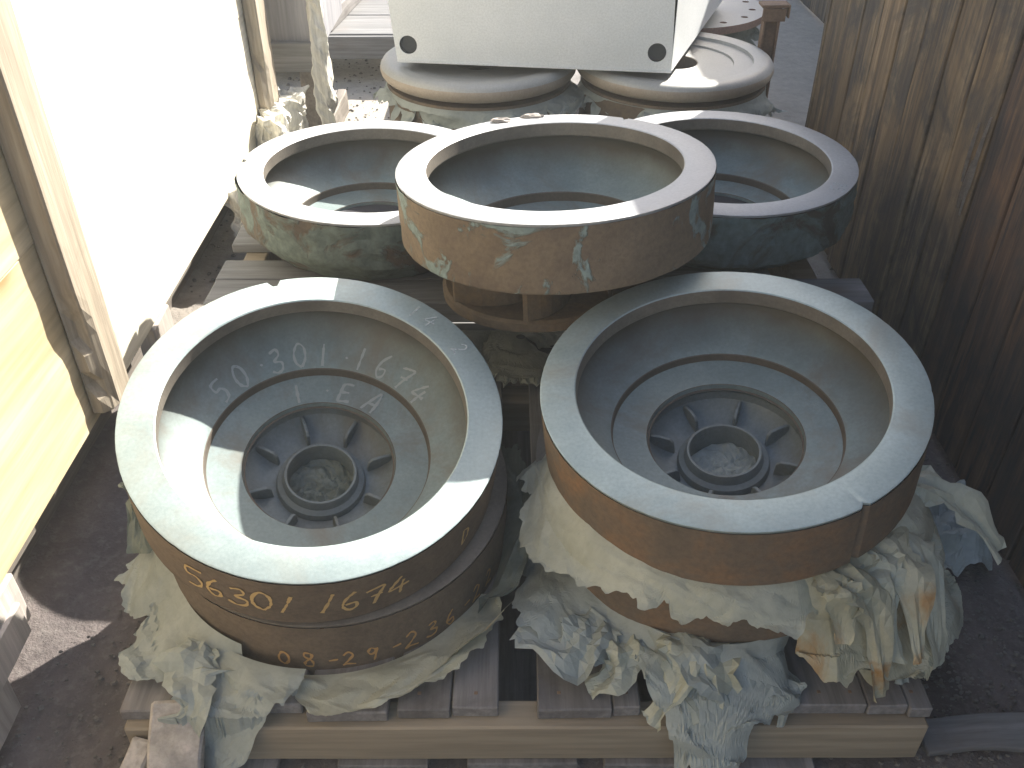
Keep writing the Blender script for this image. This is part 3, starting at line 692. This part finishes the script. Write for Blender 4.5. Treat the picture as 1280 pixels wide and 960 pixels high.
for k, (p0, p1, p2, p3, wd, mm) in enumerate((
    ((-.47, .88, .16), (-.48, .84, .16), (-.47, .79, .14), (-.49, .765, .05), .08, 'paper_blue'),
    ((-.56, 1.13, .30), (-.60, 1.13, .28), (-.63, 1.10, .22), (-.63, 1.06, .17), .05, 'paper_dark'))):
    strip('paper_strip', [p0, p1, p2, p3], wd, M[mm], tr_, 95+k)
# --- paper between pallets, under the raised pallet
skirt('paper_sheet', 'dark crumpled paper in the gap behind the near pallet', (.02, 1.72), .01, .16, lambda th, s: .17-.05*s, nd(0), nd(360), M['paper_green'], 11, .03, .02, .04, freq=3, sup=lambda x, y: .124, group=PG)

# ------------------------------------------------------------------ small sheets and scraps
def sheet(name, label, pts, z0, m, seed, amp=.02, cat='paper', n=26, rise=None, th=None):
    """free lying crumpled quad between four plan points"""
    a, b, c, d = [Vector((*p, 0)) for p in pts]; vs, f = [], []; ctr = (a+b+c+d)/4; o3 = Vector((seed, seed*2.2, seed*.7))
    for i in range(n+1):
        for j in range(n+1):
            u, v = i/n, j/n
            eu = u+.04*noise.noise(Vector((v*9, seed, 0)))*(1 if i in (0, n) else .6); ev = v+.05*noise.noise(Vector((u*9, 0, seed)))
            p = a.lerp(b, eu).lerp(d.lerp(c, eu), ev)
            z = z0+amp*(abs(noise.noise(p*11+o3))*1.8+.6*abs(noise.noise(p*34+o3)))
            if rise: z += rise(u, v)
            vs.append((p.x-ctr.x, p.y-ctr.y, z))
    for i in range(n):
        for j in range(n): q = i*(n+1)+j; f.append((q, q+1, q+n+2, q+n+1))
    o = link(name, mesh(name, vs, f), m, None, (ctr.x, ctr.y, 0))
    if th: md = o.modifiers.new('thickness', 'SOLIDIFY'); md.thickness = th
    return tag(o, label, cat)
sheet('plastic_sheet', 'crumpled grey plastic sheet on the dirt against the right crate', ((.72, 1.14), (.90, 1.16), (.915, 1.36), (.76, 1.42)), .004, M['paper_blue'], 5, .05, 'plastic')
o = tag(board('board_scrap', (.645, .85, .795, .855, .0, .012), M['deck_x'], bevel=.002, jit=.008, seg=(10, 4, 1)), 'thin grey splintered board lying on the dirt right of the near pallet', 'board')
o.rotation_euler = (.02, .02, .06)
o = tag(board('wood_block', (-.535, -.455, .66, .83, .05, .085), M['scrap'], bevel=.004, jit=.010, seg=(4, 8, 2)), 'pale pinkish broken board end leaning on the near pallet at front left', 'wood block')
o.rotation_euler = (.62, .12, .12)
o = tag(board('wood_block', (-.585, -.545, .66, .79, .03, .06), M['scrap'], bevel=.004, jit=.010, seg=(3, 8, 2)), 'narrow pale splinter board on the ground at the left front corner', 'wood block')
o.rotation_euler = (.5, .1, -.25)
def lump(name, label, cat, loc, size, m, seed, parts=3):
    bm = bmesh.new(); bmesh.ops.create_icosphere(bm, subdivisions=3, radius=1)
    for v in bm.verts:
        k = 1+.5*noise.noise(v.co*2.2+Vector((seed,)*3))+.35*abs(noise.noise(v.co*6+Vector((seed,)*3)))
        v.co = Vector((v.co.x*size[0]*k, v.co.y*size[1]*k, max(-.2, v.co.z)*size[2]*k))
    me = bpy.data.meshes.new(name); bm.to_mesh(me); bm.free(); return tag(link(name, me, m, None, loc), label, cat)
lump('dirt_flake', 'small pale flake on the far rim of the raised middle wheel, left one', 'flake', (-.02, 1.823, .6335), (.02, .008, .006), M['scrap'], 2)
lump('dirt_flake', 'small pale flake on the far rim of the raised middle wheel, right one', 'flake', (.045, 1.845, .6345), (.022, .008, .006), M['scrap'], 6)
sheet('paper_scrap', 'folded yellowish paper leaf wedged beside the lower left wheel front', ((-.14, .83), (-.03, .90), (.0, .945), (-.06, .905)), .13, M['paper_stained'], 8, .008, rise=lambda u, v: .05*u)

# ------------------------------------------------------------------ far pallet with discs, box, flange and steel post
bp = thing('wooden_pallet', (.2, 2.7, 0), 'far pallet below the stacked discs and white box', 'pallet', 'pallets in a row')
for k in range(8):
    board('deck_board', (-.42+k*.16, -.28+k*.16, 2.62, 4.0, .0975, .118), M['deck'], bp, bevel=.002, jit=.002, seg=(1, 6, 1))
for y0 in (2.64, 3.3, 3.95): board('timber', (-.42, .86, y0, y0+.045, .0, .097), M['timber'], bp, bevel=.003)
def disc_stack(x, y, lab, seed):
    dt = thing('dished_disc', (x, y, .36), lab, 'disc', 'dished discs under the white box')
    rr = .318
    prof = [(.075, -.01, 1), (.075, .042, 1), (.078, .044, 0), (.19, .044, 0), (.1915, .050, 0), (.25, .052, 0), (.252, .062, 0), (.285, .066, 0)]
    for k in range(9):
        a = PI/2-PI*k/8; prof.append((.290+.028*math.cos(a), .038+.028*math.sin(a), 1 if k > 2 else 0))
    prof += [(.25, .005, 1), (.08, -.01, 1)]
    link('disc_body', revolve('disc_body', prof, 128, [M['disc_top'], M['disc']]), None, dt)
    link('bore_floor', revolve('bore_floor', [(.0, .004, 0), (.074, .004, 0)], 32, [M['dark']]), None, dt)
    dr = thing('brown_drum', (x, y, .12), 'brown round casting wrapped in paper under the '+('left' if x < .2 else 'right')+' disc', 'casting', 'castings under the discs')
    link('drum_wall', revolve('drum_wall', [(.05, .23, 0), (.295, .235, 0), (.30, .225, 0), (.30, .06, 0), (.285, .0, 0)], 96, [M['side_brown']]), None, dr)
    skirt('paper_sheet', 'torn oily paper band hanging below the '+('left' if x < .2 else 'right')+' far disc', (x, y), .300, .345, lambda th, s: lerp(.348, .290, s), nd(175), nd(365), M['paper_blue'], seed, .025, .034, .05, nth=220, nr=12, freq=9, sup=lambda x, y: .12, group=PG)
disc_stack(-.105, 2.985, 'left far dished disc with rounded brown rim under the white box', 21)
disc_stack(.528, 2.985, 'right far dished disc with stepped top, sunlit at its rim', 22)
sheet('paper_scrap', 'bright sunlit paper scrap beside the right far disc', ((.60, 2.70), (.80, 2.80), (.84, 2.95), (.70, 2.80)), .24, M['paper_green'], 12, .02)
# bolted flange
fl = thing('bolted_flange', (.655, 3.655, .40), 'flat round flange with a ring of bolt holes behind the discs', 'flange')
def flange_mesh():
    cu = bpy.data.curves.new('flange', 'CURVE'); cu.dimensions = '2D'; cu.fill_mode = 'BOTH'; cu.extrude = .013; cu.bevel_depth = .0
    def circ(r, cx, cy, n):
        sp = cu.splines.new('POLY'); sp.points.add(n-1); sp.use_cyclic_u = True
        for k in range(n): sp.points[k].co = (cx+r*math.cos(2*PI*k/n), cy+r*math.sin(2*PI*k/n), 0, 1)
    circ(.315, 0, 0, 96); circ(.135, 0, 0, 48)
    for k in range(14): a = 2*PI*(k+.5)/14; circ(.0135, .265*math.cos(a), .265*math.sin(a), 14)
    ob = bpy.data.objects.new('tmp', cu); COL.objects.link(ob)
    dg = bpy.context.evaluated_depsgraph_get(); me = bpy.data.meshes.new_from_object(ob.evaluated_get(dg))
    bpy.data.objects.remove(ob); return me
me = flange_mesh(); me.materials.clear(); me.materials.append(M['disc_top']); me.materials.append(M['flange_edge'])
for p in me.polygons: p.material_index = 0 if p.normal.z > .5 else 1
link('flange_ring', me, None, fl, (0, 0, .0))
link('neck', revolve('neck', [(.135, -.013, 0), (.15, -.05, 0), (.16, -.22, 0), (.12, -.27, 0)], 64, [M['flange_edge']]), None, fl)
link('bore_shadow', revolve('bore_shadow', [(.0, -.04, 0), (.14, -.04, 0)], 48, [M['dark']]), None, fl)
skirt('paper_sheet', 'torn paper hanging under the bolted flange', (.655, 3.655), .27, .325, lambda th, s: lerp(.38, .30, s), nd(200), nd(380), M['paper_dark'], 23, .03, .02, .03, nth=160, nr=10, freq=9, sup=lambda x, y: .02, group=PG)

# white sheet metal box
BX = [(-.353, 2.865), (.482, 2.746), (.80, 3.61), (-.25, 3.74)]
wb = thing('metal_box', (0, 3.2, .442), 'white painted metal box with two round holes resting on discs', 'box')
def box_front():
    a, b = Vector((*BX[0], 0)), Vector((*BX[1], 0)); L = (b-a).length; H = .225
    cu = bpy.data.curves.new('front', 'CURVE'); cu.dimensions = '2D'; cu.fill_mode = 'BOTH'; cu.extrude = .0015
    sp = cu.splines.new('POLY'); sp.points.add(3); sp.use_cyclic_u = True
    for k, q in enumerate(((0, 0), (L, 0), (L-.01, H), (-.02, H))): sp.points[k].co = (*q, 0, 1)
    for (cx, cz) in ((.038, .053), (L-.048, .058)):
        sp = cu.splines.new('POLY'); sp.points.add(27); sp.use_cyclic_u = True
        for k in range(28): sp.points[k].co = (cx+.0275*math.cos(2*PI*k/28), cz+.0275*math.sin(2*PI*k/28), 0, 1)
    ob = bpy.data.objects.new('tmp', cu); COL.objects.link(ob)
    dg = bpy.context.evaluated_depsgraph_get(); me = bpy.data.meshes.new_from_object(ob.evaluated_get(dg)); bpy.data.objects.remove(ob)
    me.materials.clear(); o = link('front_panel', me, M['white_paint'], wb)
    d = (b-a).normalized(); mt = Matrix((d, Vector((0, 0, 1)), d.cross(Vector((0, 0, 1))))).transposed().to_4x4()
    mt.translation = a-Vector((0, 3.2, 0)); o.matrix_local = mt
box_front()
for (cx, cz) in ((.038, .053), (.8435-.048, .058)):  # dark discs set behind the open holes in place of their inner shade
    a, b = Vector((*BX[0], 0)), Vector((*BX[1], 0)); d = (b-a).normalized(); nn = Vector((-d.y, d.x, 0)); c0 = a-Vector((0, 3.2, 0))+d*cx+nn*.009+Vector((0, 0, cz))
    vs = [c0+.0272*(d*math.cos(2*PI*k/28)+Vector((0, 0, 1))*math.sin(2*PI*k/28)) for k in range(28)]; vs += [v+nn*.006 for v in vs]
    link('hole_shade_disc', mesh('hole_shade_disc', vs, [tuple(range(28))]+[(k, k+28, (k+1) % 28+28, (k+1) % 28) for k in range(28)]), M['hole_shade'], wb)
def wallp(name, p, q, h=.225):
    p, q = Vector((*p, 0))-Vector((0, 3.2, 0)), Vector((*q, 0))-Vector((0, 3.2, 0)); n = (q-p).normalized().cross(Vector((0, 0, 1)))*-.0015
    vs = []
    for z in (0.0015, h):
        for r in (p, q, q+n, p+n): vs.append((r.x, r.y, z))
    return link(name, mesh(name, vs, [(0,1,5,4), (1,2,6,5), (2,3,7,6), (3,0,4,7), (4,5,6,7), (0,3,2,1)]), M['white_paint'], wb)
ib = [(BX[0][0]+.002, BX[0][1]+.004), (BX[1][0]-.0005, BX[1][1]+.0035), BX[2], BX[3]]
wallp('side_panel', ib[1], ib[2]); wallp('back_panel', ib[2], ib[3]); wallp('side_panel', ib[3], ib[0])
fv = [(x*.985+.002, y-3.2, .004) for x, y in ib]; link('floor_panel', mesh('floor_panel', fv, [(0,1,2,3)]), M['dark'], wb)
tv = [(x-.0, y-3.2, .2265) for x, y in ib]; link('top_panel', mesh('top_panel', tv, [(0,1,2,3)]), M['white_paint'], wb)

def on_front(u, z, dx, dz, name, th=.002, m='white_paint'):
    a, b = Vector((*BX[0], 0)), Vector((*BX[1], 0)); d = (b-a).normalized(); nn = Vector((d.y, -d.x, 0)); c0 = a-Vector((0, 3.2, 0))+nn*.0016
    vs = [c0+d*(u+i)+Vector((0, 0, z+j))+nn*k for k in (0, th) for (i, j) in ((-dx, -dz), (dx, -dz), (dx, dz), (-dx, dz))]
    return link(name, mesh(name, vs, [(4,5,6,7), (0,1,5,4), (1,2,6,5), (2,3,7,6), (3,0,4,7)]), M[m], wb)
on_front(.42, .0035, .418, .003, 'folded_lip', .003)
# rusty steel post with T head
sp = thing('steel_post', (.868, 3.14, 0), 'rusty steel post with a flat bolted head right of the discs', 'post')
def pbox(name, d, m, **k): return link(name, box_me(name, *d, **k), m, sp)
pbox('web', (-.022, .016, -.004, .004, 0, .535), M['steel_rust'], bevel=.001)
pbox('flange_strip', (.017, .024, -.018, .018, 0, .535), M['steel_rust'], bevel=.001)
pbox('flange_strip', (-.030, -.023, -.018, .018, 0, .535), M['steel_rust'], bevel=.001)
pbox('head_plate', (-.045, .042, -.03, .03, .537, .546), M['steel_rust'], bevel=.001)
pbox('head_lip', (.043, .048, -.03, .03, .505, .546), M['steel_rust'], bevel=.001)
pbox('face_plate', (-.04, .035, -.032, -.027, .495, .535), M['steel_rust'], bevel=.001)
sheet('paper_scrap', 'grey paper tuft at the foot of the rusty steel post', ((.80, 2.95), (.92, 2.95), (.95, 3.08), (.82, 3.1)), .05, M['paper_dark'], 15, .09)

# ------------------------------------------------------------------ far left: splintered timber, boards, platform
def rough_timber(name, label, dims, seed, m, amp=.03, seg=(5, 8, 18), cat='timber'):
    o = board(name, dims, m, bevel=.004, seg=seg); o3 = Vector((seed,)*3)
    for v in o.data.vertices:
        a, b, c = v.co; g = a+.7*b
        v.co += Vector((.7*lin_noise(b*22+a*5, c*9, seed)+.4*lin_noise(g*60, c*24, seed+1), .5*lin_noise(a*22+b*5, c*9, seed+2)+.3*lin_noise(g*60, c*24, seed+3), .5*lin_noise(a*40, b*40, seed+4)*(1 if abs(c) > .07 else .3)))*amp
    return tag(o, label, cat)
rough_timber('splintered_timber', 'bleached splintered timber end lit by sun beyond the far stud', (-.80, -.705, 2.70, 3.06, .06, .30), 3, M['splinter'], .045, (6, 22, 18))
rough_timber('splintered_timber', 'tall torn slat of bleached wood at the end of the plywood crate', (-.665, -.615, 3.10, 3.16, .10, .95), 5, M['splinter'], .022, (4, 4, 60))
rough_timber('splintered_timber', 'ragged chewed wood lump behind the rear left wheel', (-.80, -.71, 2.38, 2.66, .08, .23), 8, M['splinter'], .04)
gc = thing('grey_crate', (-.9, 3.25, 0), 'grey shaded crate end behind the plywood crate', 'crate')
link('end_panel', box_me('end_panel', -.3, .235, 0, .02, .37, 1.5, bevel=.002), M['grey_panel'], gc)
link('side_panel', box_me('side_panel', .215, .235, .021, .5, .37, 1.5, bevel=.002), M['grey_panel'], gc)
link('end_rail', box_me('end_rail', -.3, .24, -.03, -.002, .30, .40, bevel=.002), M['deck_x'], gc)
link('corner_post', box_me('corner_post', .14, .21, .025, .09, .0, .37, bevel=.002), M['rail'], gc)
tag(board('grey_board', (-.88, -.70, 3.05, 3.75, .045, .062), M['deck'], bevel=.002, jit=.004, seg=(2, 6, 1)), 'grey board lying on the ground behind the rear left wheel', 'board')
tag(board('wood_chunk', (-.70, -.665, 3.30, 3.65, .0, .10), M['rail'], bevel=.004, jit=.008, seg=(1, 5, 2)), 'dark split wood chunk beside the grey board', 'wood chunk')
pf = thing('board_platform', (-.75, 4.1, 0), 'low grey board platform on blocks at the far left', 'platform')
def fb(name, d, m, **k): return link(name, box_me(name, *d, **k), m, pf)
fb('deck_board', (-1.2, .35, -.03, .28, .17, .20), M['deck_x'], bevel=.003, jit=.001, seg=(6, 2, 1))
fb('deck_board', (-1.2, .35, .29, .60, .17, .20), M['deck_x'], bevel=.003, jit=.001, seg=(6, 2, 1))
fb('deck_board', (-1.2, .35, .61, .95, .17, .20), M['deck_x'], bevel=.003, jit=.001, seg=(6, 2, 1))
fb('edge_board', (-1.2, .35, -.055, -.032, .10, .195), M['deck_x'], bevel=.003)
fb('block', (-.17, -.07, -.01, .14, -.01, .165), M['scrap'], bevel=.003)
fb('block', (.2, .3, .0, .14, -.01, .165), M['scrap'], bevel=.003)
tm = tag(board('squared_timber', (-.84, -.735, 4.10, 5.0, .201, .275), M['deck'], bevel=.004, jit=.002, seg=(1, 6, 1)), 'squared grey timber lying on the far platform', 'timber')
tm.rotation_euler = (0, 0, -.10)
tag(board('timber_baulk', (-1.35, -.93, 4.35, 4.9, .201, .42), M['rail'], bevel=.006, jit=.004), 'brown timber baulk behind the squared timber on the far platform', 'timber')

# ------------------------------------------------------------------ thin haze volume, added to lift the dark tones
HZ = box_me('haze', -64, 64, -64, 64, -1.2, 2.2, bevel=0)
m = bpy.data.materials.new('added_haze'); m.use_nodes = True; t = m.node_tree; t.nodes.clear()
pv = t.nodes.new('ShaderNodeVolumePrincipled'); pv.inputs['Density'].default_value = .0105; pv.inputs['Color'].default_value = (.9, .93, .90, 1); pv.inputs['Anisotropy'].default_value = .0
t.links.new(pv.outputs[0], t.nodes.new('ShaderNodeOutputMaterial').inputs['Volume'])
hz = link('haze', HZ, m); hz['kind'] = 'stuff'
